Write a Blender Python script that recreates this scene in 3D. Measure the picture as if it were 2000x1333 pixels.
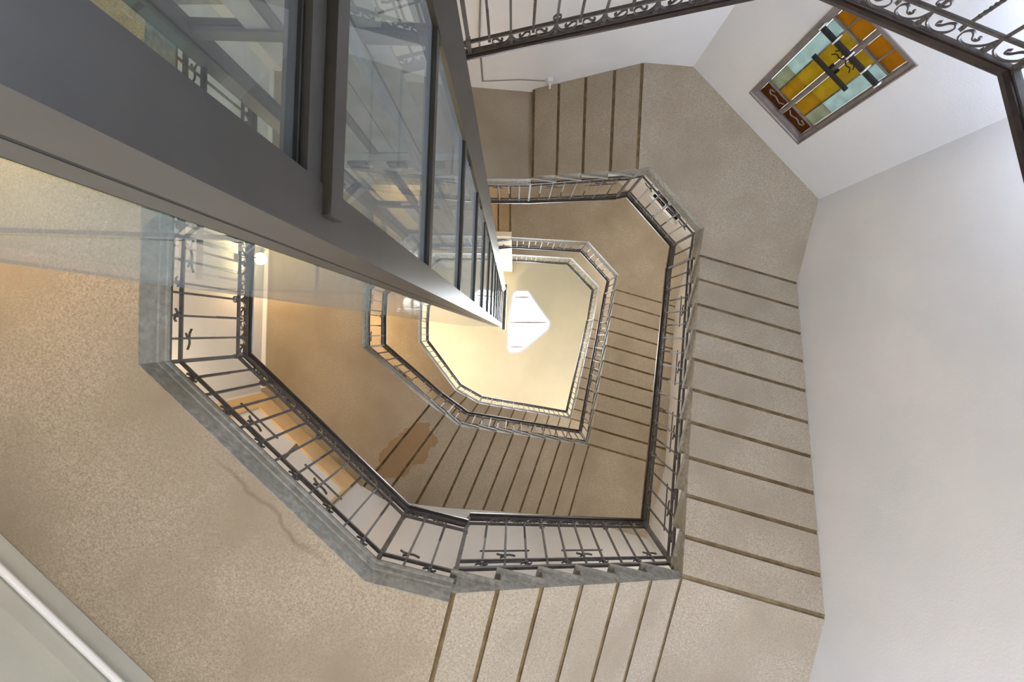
import bpy, bmesh, math, random
from mathutils import Vector, Matrix
random.seed(7)
for o in list(bpy.data.objects): bpy.data.objects.remove(o)
scene = bpy.context.scene
COL = scene.collection
PI = math.pi

# ------------------------------------------------------------------ camera
cam_d = bpy.data.cameras.new('camera'); cam = bpy.data.objects.new('camera', cam_d); COL.objects.link(cam)
cam.location = (0, 0, 0); cam.rotation_euler = (PI, 0, 0)          # lies on its back, looking straight up the stairwell
cam_d.sensor_width = 36; cam_d.lens = 15.84
cam_d.shift_x = -0.001; cam_d.shift_y = -0.0083
cam_d.clip_start = 0.02
scene.camera = cam
# ------------------------------------------------------------------ world, daylight, exposure
w = bpy.data.worlds.new('daylight'); scene.world = w; w.use_nodes = True
bg = w.node_tree.nodes['Background']; bg.inputs[0].default_value = (0.86, 0.93, 1.0, 1); bg.inputs[1].default_value = 2.2
def area_light(name, loc, rot, sx, sy, energy, color):
    d = bpy.data.lights.new(name, 'AREA'); d.shape = 'RECTANGLE'; d.size = sx; d.size_y = sy
    d.energy = energy; d.color = color
    o = bpy.data.objects.new(name, d); o.location = loc; o.rotation_euler = rot; COL.objects.link(o); return o
area_light('skylight_daylight', (0.55, -0.3, 16.75), (0, 0, 0), 3.0, 3.2, 1250, (0.93, 0.96, 1.0))
vs = scene.view_settings
vs.view_transform = 'Standard'; vs.look = 'None'; vs.gamma = 1.0; vs.use_curve_mapping = False
vs.exposure = 0.68

# ------------------------------------------------------------------ materials
MATS = {}
def new_mat(name):
    m = bpy.data.materials.new(name); m.use_nodes = True; MATS[name] = m
    nt = m.node_tree; b = nt.nodes['Principled BSDF']
    return m, nt, b
def add_noise_color(nt, b, c1, c2, scale, detail=6, c3=None, scale2=1.2, rough=0.6, lo=.35, hi=.65):
    geo = nt.nodes.new('ShaderNodeNewGeometry')
    n = nt.nodes.new('ShaderNodeTexNoise'); n.inputs['Scale'].default_value = scale; n.inputs['Detail'].default_value = detail
    n.inputs['Roughness'].default_value = rough
    nt.links.new(geo.outputs['Position'], n.inputs['Vector'])
    r = nt.nodes.new('ShaderNodeValToRGB'); r.color_ramp.elements[0].position = lo; r.color_ramp.elements[1].position = hi
    r.color_ramp.elements[0].color = (*c1, 1); r.color_ramp.elements[1].color = (*c2, 1)
    nt.links.new(n.outputs['Fac'], r.inputs['Fac'])
    out = r.outputs['Color']
    if c3:
        n2 = nt.nodes.new('ShaderNodeTexNoise'); n2.inputs['Scale'].default_value = scale2; n2.inputs['Detail'].default_value = 4
        nt.links.new(geo.outputs['Position'], n2.inputs['Vector'])
        r2 = nt.nodes.new('ShaderNodeValToRGB'); r2.color_ramp.elements[0].position = .42; r2.color_ramp.elements[1].position = .72
        nt.links.new(n2.outputs['Fac'], r2.inputs['Fac'])
        mx = nt.nodes.new('ShaderNodeMix'); mx.data_type = 'RGBA'
        nt.links.new(r2.outputs['Color'], mx.inputs['Factor'])
        nt.links.new(out, mx.inputs['A']); mx.inputs['B'].default_value = (*c3, 1)
        out = mx.outputs['Result']
    nt.links.new(out, b.inputs['Base Color'])
    return geo, n, out
def bump(nt, b, geo, scale, strength, dist=.01):
    n = nt.nodes.new('ShaderNodeTexNoise'); n.inputs['Scale'].default_value = scale; n.inputs['Detail'].default_value = 3
    nt.links.new(geo.outputs['Position'], n.inputs['Vector'])
    bp = nt.nodes.new('ShaderNodeBump'); bp.inputs['Strength'].default_value = strength; bp.inputs['Distance'].default_value = dist
    nt.links.new(n.outputs['Fac'], bp.inputs['Height']); nt.links.new(bp.outputs['Normal'], b.inputs['Normal'])

def plaster(name, c, c2):
    m, nt, b = new_mat(name); b.inputs['Roughness'].default_value = .85
    geo, n, out = add_noise_color(nt, b, c, c2, 1.3, 4); bump(nt, b, geo, 60, .12)
    return m
M_WALL = plaster('white_plaster', (.765, .77, .785), (.805, .81, .825))
M_CEIL = plaster('cream_plaster', (.80, .72, .53), (.84, .76, .57))
M_WHITE = plaster('white_paint', (.82, .82, .82), (.86, .86, .86))
M_OCHRE = plaster('ochre_paint', (.70, .50, .27), (.74, .54, .30))
M_GREYW = plaster('grey_green', (.46, .46, .40), (.50, .50, .44))  # tone of the lowest door and the band above it
# rough-cast soffit: sandy speckle, with a brown water stain under one flight
m, nt, b = new_mat('sandy_stone_soffit'); M_SOFFIT = m
b.inputs['Roughness'].default_value = .95
geo, n, out = add_noise_color(nt, b, (.215, .173, .122), (.48, .41, .315), 70, 4, (.275, .225, .16), 1.3, .9, .34, .66)
sub = nt.nodes.new('ShaderNodeVectorMath'); sub.operation = 'SUBTRACT'; sub.inputs[1].default_value = (-1.64, 1.80, 6.95)
nt.links.new(geo.outputs['Position'], sub.inputs[0])
rot = nt.nodes.new('ShaderNodeVectorRotate'); rot.rotation_type = 'Z_AXIS'; rot.inputs['Angle'].default_value = math.radians(-48)
nt.links.new(sub.outputs[0], rot.inputs['Vector'])
scl = nt.nodes.new('ShaderNodeVectorMath'); scl.operation = 'MULTIPLY'; scl.inputs[1].default_value = (2.6, 1.25, 1.2)
nt.links.new(rot.outputs[0], scl.inputs[0])
ln = nt.nodes.new('ShaderNodeVectorMath'); ln.operation = 'LENGTH'; nt.links.new(scl.outputs[0], ln.inputs[0])
n3 = nt.nodes.new('ShaderNodeTexNoise'); n3.inputs['Scale'].default_value = 4; nt.links.new(geo.outputs['Position'], n3.inputs['Vector'])
ad = nt.nodes.new('ShaderNodeMath'); ad.operation = 'ADD'; nt.links.new(ln.outputs['Value'], ad.inputs[0]); nt.links.new(n3.outputs['Fac'], ad.inputs[1])
rs = nt.nodes.new('ShaderNodeValToRGB'); rs.color_ramp.elements[0].position = .98; rs.color_ramp.elements[1].position = 1.0
rs.color_ramp.elements[0].color = (.8, .8, .8, 1); rs.color_ramp.elements[1].color = (0, 0, 0, 1)
sc = nt.nodes.new('ShaderNodeMath'); sc.operation = 'MULTIPLY'; sc.inputs[1].default_value = .8
nt.links.new(ad.outputs[0], sc.inputs[0]); nt.links.new(sc.outputs[0], rs.inputs['Fac'])
mx = nt.nodes.new('ShaderNodeMix'); mx.data_type = 'RGBA'; mx.inputs['B'].default_value = (.27, .165, .075, 1)
nt.links.new(rs.outputs['Color'], mx.inputs['Factor']); nt.links.new(out, mx.inputs['A']); nt.links.new(mx.outputs['Result'], b.inputs['Base Color'])
sv = nt.nodes.new('ShaderNodeVectorMath'); sv.operation = 'SUBTRACT'; sv.inputs[1].default_value = (-2.41, .204, 2.89); nt.links.new(geo.outputs['Position'], sv.inputs[0])
dt = nt.nodes.new('ShaderNodeVectorMath'); dt.operation = 'DOT_PRODUCT'; dt.inputs[1].default_value = (-.691, .722, 6.0); nt.links.new(sv.outputs[0], dt.inputs[0])
n4 = nt.nodes.new('ShaderNodeTexNoise'); n4.inputs['Scale'].default_value = 1.9; n4.inputs["Detail"].default_value = 3; nt.links.new(geo.outputs['Position'], n4.inputs['Vector'])
def mth(op, a, b_):
    q = nt.nodes.new('ShaderNodeMath'); q.operation = op
    for k_, x_ in enumerate((a, b_)):
        if isinstance(x_, (int, float)): q.inputs[k_].default_value = x_
        elif x_ is not None: nt.links.new(x_, q.inputs[k_])
    return q.outputs[0]
wv = mth('MULTIPLY', mth('SUBTRACT', n4.outputs['Fac'], .5), .40)
dd = mth('ABSOLUTE', mth('SUBTRACT', mth('ADD', dt.outputs['Value'], wv), .09), None)
dg = nt.nodes.new('ShaderNodeVectorMath'); dg.operation = 'DOT_PRODUCT'; dg.inputs[1].default_value = (.722, .691, 0); nt.links.new(sv.outputs[0], dg.inputs[0])
gq = nt.nodes.new('ShaderNodeMath'); gq.operation = 'MULTIPLY'; gq.use_clamp = True; gq.inputs[1].default_value = 3.0
nt.links.new(mth('SUBTRACT', .62, mth('ABSOLUTE', mth('SUBTRACT', dg.outputs['Value'], 1.25), None)), gq.inputs[0]); gate = gq.outputs[0]
ln2 = mth('MULTIPLY', mth('MAXIMUM', mth('SUBTRACT', 1.0, mth('MULTIPLY', dd, 34.0)), 0.0), mth('MULTIPLY', gate, .6))
mx2 = nt.nodes.new('ShaderNodeMix'); mx2.data_type = 'RGBA'; mx2.inputs['B'].default_value = (.15, .115, .075, 1)
nt.links.new(ln2, mx2.inputs['Factor']); nt.links.new(mx.outputs['Result'], mx2.inputs['A']); nt.links.new(mx2.outputs['Result'], b.inputs['Base Color'])
bump(nt, b, geo, 90, .35)

m, nt, b = new_mat('grey_edge_stone'); M_STONE = m; b.inputs['Roughness'].default_value = .7
geo, n, out = add_noise_color(nt, b, (.20, .19, .165), (.38, .365, .33), 22, 7, (.25, .235, .20), 2.5); bump(nt, b, geo, 70, .2)
m, nt, b = new_mat('dark_mortar'); M_MORTAR = m; b.inputs['Roughness'].default_value = 1
add_noise_color(nt, b, (.10, .065, .028), (.185, .13, .062), 9, 4)
m, nt, b = new_mat('wrought_iron'); M_IRON = m; b.inputs['Roughness'].default_value = .62; b.inputs['Metallic'].default_value = .1
add_noise_color(nt, b, (.075, .066, .064), (.12, .105, .10), 12, 3)
m, nt, b = new_mat('dark_handrail_wood'); M_HAND = m; b.inputs['Roughness'].default_value = .42
add_noise_color(nt, b, (.018, .011, .010), (.035, .021, .018), 14, 3)
m, nt, b = new_mat('grey_lift_paint'); M_LIFT = m; b.inputs['Roughness'].default_value = .38; b.inputs['Metallic'].default_value = .25
add_noise_color(nt, b, (.055, .053, .049), (.07, .067, .062), 4, 3)
m, nt, b = new_mat('dark_green_steel'); M_GREEN = m; b.inputs['Roughness'].default_value = .5
add_noise_color(nt, b, (.05, .06, .045), (.07, .085, .06), 6, 3)
m, nt, b = new_mat('black_gasket'); M_GASK = m; b.inputs['Roughness'].default_value = .6
add_noise_color(nt, b, (.008, .008, .008), (.013, .013, .012), 8, 2)
m, nt, b = new_mat('galvanised_steel'); M_STEEL = m; b.inputs['Roughness'].default_value = .35; b.inputs['Metallic'].default_value = .8
add_noise_color(nt, b, (.38, .40, .41), (.5, .52, .53), 6, 3)
m, nt, b = new_mat('white_plastic'); M_PLAST = m; b.inputs['Roughness'].default_value = .4
add_noise_color(nt, b, (.78, .77, .74), (.82, .81, .78), 5, 2)
m, nt, b = new_mat('floor_stone'); M_FLOOR = m; b.inputs['Roughness'].default_value = .4
add_noise_color(nt, b, (.55, .50, .43), (.66, .61, .54), 3, 6)
m, nt, b = new_mat('grey_window_wood'); M_WFRAME = m; b.inputs['Roughness'].default_value = .6
add_noise_color(nt, b, (.19, .165, .15), (.26, .225, .205), 10, 4)

def glass_mat(name, tint, refl=1.0, haze=0.0, hp=4.0):
    m = bpy.data.materials.new(name); m.use_nodes = True; nt = m.node_tree; nt.nodes.clear()
    o = nt.nodes.new('ShaderNodeOutputMaterial'); mix = nt.nodes.new('ShaderNodeMixShader')
    tr = nt.nodes.new('ShaderNodeBsdfTransparent'); gl = nt.nodes.new('ShaderNodeBsdfGlossy'); gl.inputs['Roughness'].default_value = .02
    tr.inputs['Color'].default_value = (*tint, 1)
    fr = nt.nodes.new('ShaderNodeFresnel'); fr.inputs['IOR'].default_value = 1.5
    geo = nt.nodes.new('ShaderNodeNewGeometry'); n = nt.nodes.new('ShaderNodeTexNoise'); n.inputs['Scale'].default_value = 1.5
    nt.links.new(geo.outputs['Position'], n.inputs['Vector'])
    bp = nt.nodes.new('ShaderNodeBump'); bp.inputs['Strength'].default_value = .05; bp.inputs['Distance'].default_value = .02
    nt.links.new(n.outputs['Fac'], bp.inputs['Height']); nt.links.new(bp.outputs['Normal'], gl.inputs['Normal'])
    mu = nt.nodes.new('ShaderNodeMath'); mu.operation = 'MULTIPLY'; mu.inputs[1].default_value = refl; mu.use_clamp = True
    fb = nt.nodes.new('ShaderNodeMath'); fb.operation = 'SUBTRACT'; fb.inputs[0].default_value = 1.0; nt.links.new(geo.outputs['Backfacing'], fb.inputs[1])
    fm = nt.nodes.new('ShaderNodeMath'); fm.operation = 'MULTIPLY'; nt.links.new(mu.outputs[0], fm.inputs[0]); nt.links.new(fb.outputs[0], fm.inputs[1])
    nt.links.new(fr.outputs[0], mu.inputs[0]); nt.links.new(fm.outputs[0], mix.inputs['Fac'])
    nt.links.new(tr.outputs[0], mix.inputs[1]); nt.links.new(gl.outputs[0], mix.inputs[2])
    if haze:      # pale haze painted for reflections, strongest where one looks along the pane
        df = nt.nodes.new('ShaderNodeBsdfDiffuse'); df.inputs['Color'].default_value = (.66, .76, .82, 1)
        lw_ = nt.nodes.new('ShaderNodeLayerWeight'); lw_.inputs['Blend'].default_value = .5
        pw = nt.nodes.new('ShaderNodeMath'); pw.operation = 'POWER'; pw.inputs[1].default_value = hp
        ml = nt.nodes.new('ShaderNodeMath'); ml.operation = 'MULTIPLY'; ml.inputs[1].default_value = haze
        m2 = nt.nodes.new('ShaderNodeMixShader')
        nt.links.new(lw_.outputs['Facing'], pw.inputs[0]); nt.links.new(pw.outputs[0], ml.inputs[0])
        mf = nt.nodes.new('ShaderNodeMath'); mf.operation = 'MULTIPLY'; nt.links.new(ml.outputs[0], mf.inputs[0]); nt.links.new(fb.outputs[0], mf.inputs[1])
        nt.links.new(mf.outputs[0], m2.inputs['Fac'])
        nt.links.new(mix.outputs[0], m2.inputs[1]); nt.links.new(df.outputs[0], m2.inputs[2]); nt.links.new(m2.outputs[0], o.inputs['Surface'])
    else: nt.links.new(mix.outputs[0], o.inputs['Surface'])
    return m
M_GLASS = glass_mat('clear_lift_glass', (.90, .95, .93), 1.2, .2)
M_GLASSR = glass_mat('sheen_lift_glass', (.93, .965, .955), 1.5, .30, 1.7)
M_SKYG = glass_mat('skylight_glass', (.97, .98, .99))
def stained(name, col):
    m = bpy.data.materials.new(name); m.use_nodes = True; nt = m.node_tree; nt.nodes.clear()
    o = nt.nodes.new('ShaderNodeOutputMaterial'); mix = nt.nodes.new('ShaderNodeMixShader'); mix.inputs['Fac'].default_value = .75
    tl = nt.nodes.new('ShaderNodeBsdfTranslucent'); df = nt.nodes.new('ShaderNodeBsdfDiffuse')
    geo = nt.nodes.new('ShaderNodeNewGeometry'); n = nt.nodes.new('ShaderNodeTexNoise'); n.inputs['Scale'].default_value = 9
    nt.links.new(geo.outputs['Position'], n.inputs['Vector'])
    r = nt.nodes.new('ShaderNodeValToRGB'); r.color_ramp.elements[0].color = (*[c*.82 for c in col], 1); r.color_ramp.elements[1].color = (*col, 1)
    r.color_ramp.elements[0].position = .35; r.color_ramp.elements[1].position = .65
    nt.links.new(n.outputs['Fac'], r.inputs['Fac'])
    nt.links.new(r.outputs[0], tl.inputs[0]); nt.links.new(r.outputs[0], df.inputs[0])
    nt.links.new(df.outputs[0], mix.inputs[1]); nt.links.new(tl.outputs[0], mix.inputs[2]); nt.links.new(mix.outputs[0], o.inputs['Surface'])
    return m
M_YEL = stained('yellow_glass', (.40, .305, .05)); M_AMB = stained('amber_glass', (.39, .265, .042)); M_BLUE = stained('pale_blue_glass', (.44, .52, .49))
M_ORA = stained('orange_glass', (.40, .225, .03)); M_BRN = stained('brown_glass', (.16, .075, .03)); M_OLV = stained('olive_glass', (.36, .37, .28)); M_DPANE = stained('dark_glass', (.03, .03, .035))
def lamp_mat(name, col, s):
    m = bpy.data.materials.new(name); m.use_nodes = True; b = m.node_tree.nodes['Principled BSDF']
    b.inputs['Base Color'].default_value = (.9, .88, .82, 1); b.inputs['Emission Color'].default_value = (*col, 1); b.inputs['Emission Strength'].default_value = s
    return m
M_LAMPW = lamp_mat('warm_lamp_globe', (1.0, .66, .32), 95)
M_FILLN = lamp_mat('hall_fill_globe', (1.0, .88, .72), 120)  # this and the following globes belong to added fill lamps
M_FILLC = lamp_mat('cool_hall_fill_globe', (.90, .93, 1.0), 150)
M_FILLS = lamp_mat('stair_fill_globe', (1.0, .91, .82), 230)
M_FILLH = lamp_mat('upper_fill_globe', (1.0, .82, .58), 700)
M_FILLD = lamp_mat('daylight_fill_globe', (.68, .78, 1.0), 330)
M_FILLL = lamp_mat('dim_fill_globe', (1.0, .92, .82), 110)
M_FILLO = lamp_mat('landing_fill_globe', (1.0, .72, .42), 150)

# ------------------------------------------------------------------ helpers
def link(o, parent=None):
    COL.objects.link(o)
    if parent is not None: o.parent = parent
    return o
def mobj(name, verts, faces, mats, parent=None, idx=None, smooth=False):
    me = bpy.data.meshes.new(name); me.from_pydata([tuple(v) for v in verts], [], faces)
    if not isinstance(mats, (list, tuple)): mats = [mats]
    for mt in mats: me.materials.append(mt)
    if idx:
        for p, i in zip(me.polygons, idx): p.material_index = i
    bm = bmesh.new(); bm.from_mesh(me); bmesh.ops.recalc_face_normals(bm, faces=bm.faces); bm.to_mesh(me); bm.free()
    if smooth:
        for p in me.polygons: p.use_smooth = True
    me.update()
    return link(bpy.data.objects.new(name, me), parent)
def thing(name, label, cat, group=None, loc=(0, 0, 0)):
    o = bpy.data.objects.new(name, None); COL.objects.link(o); o.location = loc; o.empty_display_size = .1
    o['label'] = label; o['category'] = cat
    if group: o['group'] = group
    return o
def tag(o, label, cat, group=None):
    o['label'] = label; o['category'] = cat
    if group: o['group'] = group
    return o
def struct(o): o['kind'] = 'structure'; return o
class MB:
    def __init__(s): s.v = []; s.f = []; s.i = []
    def add(s, vs, fs, mi=0):
        k = len(s.v); s.v += [Vector(v) for v in vs]; s.f += [tuple(a + k for a in f) for f in fs]; s.i += [mi]*len(fs)
    def hexa(s, q, mi=0):   # 8 corners: 4 bottom then 4 top
        s.add(q, [(3, 2, 1, 0), (4, 5, 6, 7), (0, 1, 5, 4), (1, 2, 6, 5), (2, 3, 7, 6), (3, 0, 4, 7)], mi)
    def box(s, c, X, Y, Z, mi=0):   # centre and three half-vectors
        c = Vector(c); X = Vector(X); Y = Vector(Y); Z = Vector(Z)
        s.hexa([c-X-Y-Z, c+X-Y-Z, c+X+Y-Z, c-X+Y-Z, c-X-Y+Z, c+X-Y+Z, c+X+Y+Z, c-X+Y+Z], mi)
    def prism(s, poly, z0, z1, mi=0):
        n = len(poly); k = len(s.v)
        s.v += [Vector((p[0], p[1], z0)) for p in poly] + [Vector((p[0], p[1], z1)) for p in poly]
        s.f += [tuple(k+i for i in range(n))[::-1], tuple(k+n+i for i in range(n))] + [(k+i, k+(i+1) % n, k+n+(i+1) % n, k+n+i) for i in range(n)]
        s.i += [mi]*(n+2)
    def tube(s, pts, r, n=6, mi=0):
        pts = [Vector(p) for p in pts]; k = len(s.v); m = len(pts)
        for a, p in enumerate(pts):
            d = (pts[min(a+1, m-1)] - pts[max(a-1, 0)]).normalized()
            u = d.cross(Vector((0, 0, 1)) if abs(d.z) < .9 else Vector((1, 0, 0))).normalized(); v = d.cross(u)
            for j in range(n):
                t = 2*PI*j/n; s.v.append(p + u*math.cos(t)*r + v*math.sin(t)*r)
        for a in range(m-1):
            for j in range(n): s.f.append((k+a*n+j, k+a*n+(j+1) % n, k+(a+1)*n+(j+1) % n, k+(a+1)*n+j)); s.i.append(mi)
        s.f.append(tuple(k+j for j in range(n))[::-1]); s.f.append(tuple(k+(m-1)*n+j for j in range(n))); s.i += [mi, mi]
    def sphere(s, c, r, n=14, m=8, mi=0, sz=1):
        c = Vector(c); k = len(s.v)
        s.v.append(c + Vector((0, 0, r*sz)))
        for a in range(1, m):
            for j in range(n):
                th = PI*a/m; ph = 2*PI*j/n; s.v.append(c + Vector((r*math.sin(th)*math.cos(ph), r*math.sin(th)*math.sin(ph), r*sz*math.cos(th))))
        s.v.append(c - Vector((0, 0, r*sz))); e = len(s.v)-1
        for j in range(n):
            s.f.append((k, k+1+j, k+1+(j+1) % n)); s.f.append((e, e-n+(j+1) % n, e-n+j)); s.i += [mi, mi]
        for a in range(m-2):
            for j in range(n): s.f.append((k+1+a*n+j, k+1+(a+1)*n+j, k+1+(a+1)*n+(j+1) % n, k+1+a*n+(j+1) % n)); s.i.append(mi)
    def build(s, name, mats, parent=None, smooth=False): return mobj(name, s.v, s.f, mats, parent, s.i, smooth)
def v2(p): return Vector((p[0], p[1]))
def lerp(a, b, t): return tuple(x+(y-x)*t for x, y in zip(a, b))
def hit(p, d, A, B):      # plan ray p+s*d with line AB
    p = v2(p); d = v2(d); A = v2(A); e = v2(B)-A
    den = d.x*e.y - d.y*e.x; s = ((A.x-p.x)*e.y - (A.y-p.y)*e.x)/den
    q = p + d*s; return (q.x, q.y)
def sweep(path, prof, caps=True, mats=None, name='', parent=None, smooth=False, side=1):
    """profile (a towards the side, b up) swept along a 3-D polyline with mitred plan corners"""
    P = [Vector(p) for p in path]; n = len(P); m = len(prof); vs = []; fs = []
    for i in range(n):
        dirs = []
        if i > 0: dirs.append((P[i]-P[i-1]).to_2d().normalized())
        if i < n-1: dirs.append((P[i+1]-P[i]).to_2d().normalized())
        nn = [Vector((-d.y, d.x)) for d in dirs]
        if len(nn) == 2:
            b = (nn[0]+nn[1]).normalized(); b = b/max(.35, b.dot(nn[0]))
        else: b = nn[0]
        b = b*side
        for (x, y) in prof: vs.append(P[i] + Vector((b.x*x, b.y*x, y)))
    for i in range(n-1):
        for j in range(m): fs.append((i*m+j, i*m+(j+1) % m, (i+1)*m+(j+1) % m, (i+1)*m+j))
    if caps: fs += [tuple(range(m))[::-1], tuple((n-1)*m+j for j in range(m))]
    return mobj(name, vs, fs, mats, parent, None, smooth)
def offset_poly(path, d):   # plan offset of a polyline, positive = left of travel in (-dy,dx)
    P = [Vector(p) for p in path]; out = []
    for i in range(len(P)):
        dirs = []
        if i > 0: dirs.append((P[i]-P[i-1]).to_2d().normalized())
        if i < len(P)-1: dirs.append((P[i+1]-P[i]).to_2d().normalized())
        nn = [Vector((-q.y, q.x)) for q in dirs]
        b = nn[0] if len(nn) == 1 else (nn[0]+nn[1]).normalized()
        if len(nn) == 2: b = b/max(.35, b.dot(nn[0]))
        out.append((P[i].x+b.x*d, P[i].y+b.y*d, P[i].z))
    return out

# ------------------------------------------------------------------ the plan of the well (metres; the camera stands at the origin)
W4, W5, W6, W7, W8, W9 = (2.31, -3.41), (3.92, -1.71), (2.472, 3.819), (-1.977, 2.56), (-3.74, .868), (-3.60, -3.90)
FLOOR_Z, CEIL_Z = -1.45, 16.0
def backy(x): return W9[1] + (W4[1]-W9[1])*(x-W9[0])/(W4[0]-W9[0])
def bott(x): return W7[1] + (W6[1]-W7[1])*(x-W7[0])/(W6[0]-W7[0])

# ------------------------------------------------------------------ shell: floor, walls, ceiling
mb = MB(); mb.prism([W4, W5, W6, W7, W8, W9], FLOOR_Z-.3, FLOOR_Z); struct(mb.build('floor', M_FLOOR))
def wall(name, A, B, holes=(), mat=M_WALL, z0=FLOOR_Z, z1=CEIL_Z, th=.28):
    A = v2(A); B = v2(B); L = (B-A).length; d = (B-A)/L; nrm = Vector((-d.y, d.x))
    if nrm.dot(-(A+B)/2) > 0: nrm = -nrm          # outward
    mb = MB()
    def blk(s0, s1, a, b):
        if s1-s0 < 1e-4 or b-a < 1e-4: return
        p = A+d*s0; q = A+d*s1; r = q+nrm*th; t = p+nrm*th
        mb.prism([p, q, r, t], a, b)
    if not holes: blk(0, L, z0, z1)
    else:
        s0, s1 = holes[0][0], holes[0][1]; blk(0, s0, z0, z1); blk(s1, L, z0, z1)
        z = z0
        for (_, _, a, b) in holes: blk(s0, s1, z, a); z = b
        blk(s0, s1, z, z1)
    return struct(mb.build(name, mat))
WIN_S = (.757, 1.585); WIN_Z = [(3.80, 5.365), (7.90, 9.465)]
wall('wall_back', W9, W4)
wall('wall_window', W4, W5, [(WIN_S[0], WIN_S[1], a, b) for a, b in WIN_Z])
wall('wall_right', W5, W6)
wall('wall_front', W6, W7)
DOOR_S = (.52, 2.20)      # along W7->W8
DOORS = [(-1.45+.02, 2.70), (3.14, 6.30), (6.95, 10.2)]
wall('wall_doors', W7, W8, [(DOOR_S[0], DOOR_S[1], a, b) for a, b in DOORS])
wall('wall_left', W8, W9)
# side wall of the uppermost run, beside the lift head
mb = MB(); mb.prism([(-1.35, -2.26), (-.03, -2.24), (-.03, -2.14), (-1.35, -2.16)], 10.0, CEIL_Z); struct(mb.build('wall_lift_side', M_CEIL))
# ceiling with the skylight opening
SKY = [(-.036, -1.39), (.10, -1.50), (.545, -1.50), (1.35, -.355), (1.27, -.09), (.255, .727), (-.127, .727), (-.236, .545), (-.19, -.40)]
def ring_ceiling(name, outer, inner, z0, z1, mat):
    bm = bmesh.new()
    for z in (z0, z1):
        es = []
        for loop in (outer, inner):
            vs = [bm.verts.new((p[0], p[1], z)) for p in loop]
            es += [bm.edges.new((vs[i], vs[(i+1) % len(vs)])) for i in range(len(vs))]
        bmesh.ops.triangle_fill(bm, use_beauty=True, use_dissolve=False, edges=es)
    for loop in (outer, inner):
        n = len(loop)
        for i in range(n):
            p, q = loop[i], loop[(i+1) % n]
            bm.faces.new([bm.verts.new((p[0], p[1], z0)), bm.verts.new((q[0], q[1], z0)), bm.verts.new((q[0], q[1], z1)), bm.verts.new((p[0], p[1], z1))])
    bmesh.ops.remove_doubles(bm, verts=bm.verts, dist=1e-5); bmesh.ops.recalc_face_normals(bm, faces=bm.faces)
    me = bpy.data.meshes.new(name); bm.to_mesh(me); bm.free(); me.materials.append(mat)
    return struct(link(bpy.data.objects.new(name, me)))
ring_ceiling('ceiling', [W4, W5, W6, W7, W8, W9], SKY, CEIL_Z, CEIL_Z+.30, M_CEIL)
# skylight: rim, panes between the bars, bars
sk = struct(bpy.data.objects.new('window_3', None)); COL.objects.link(sk)
cx, cy = .45, -.3
inner = [(cx+(x-cx)*.985, cy+(y-cy)*.985) for x, y in SKY]
def clip_y(poly, y0, y1):
    def cut(pl, f):
        out = []
        for i in range(len(pl)):
            a, b = pl[i], pl[(i+1) % len(pl)]; fa, fb = f(a), f(b)
            if fa >= 0: out.append(a)
            if fa*fb < 0: out.append(lerp(a, b, fa/(fa-fb)))
        return out
    return cut(cut(poly, lambda p: p[1]-y0), lambda p: y1-p[1])
ys = [-1.60, -1.255, -.355, .51, .80]
for k in range(4):
    mb = MB(); mb.prism(clip_y(inner, ys[k]+.012, ys[k+1]-.012), CEIL_Z+.10, CEIL_Z+.115); mb.build('pane', M_SKYG, sk)
for k in (1, 2, 3):
    seg = clip_y(inner, ys[k]-.012, ys[k]+.012); xs = [p[0] for p in seg]
    mb = MB(); mb.box(((min(xs)+max(xs))/2, ys[k], CEIL_Z+.10), ((max(xs)-min(xs))/2, 0, 0), (0, .028, 0), (0, 0, .03)); mb.build('glazing_bar', M_WFRAME, sk)
rp = [(x, y, CEIL_Z-.02) for x, y in SKY]; rp.append(rp[0])
sweep(rp, [(-.02, 0), (.05, 0), (.05, .03), (-.02, .03)], False, M_WHITE, 'rim_trim', sk)

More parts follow.
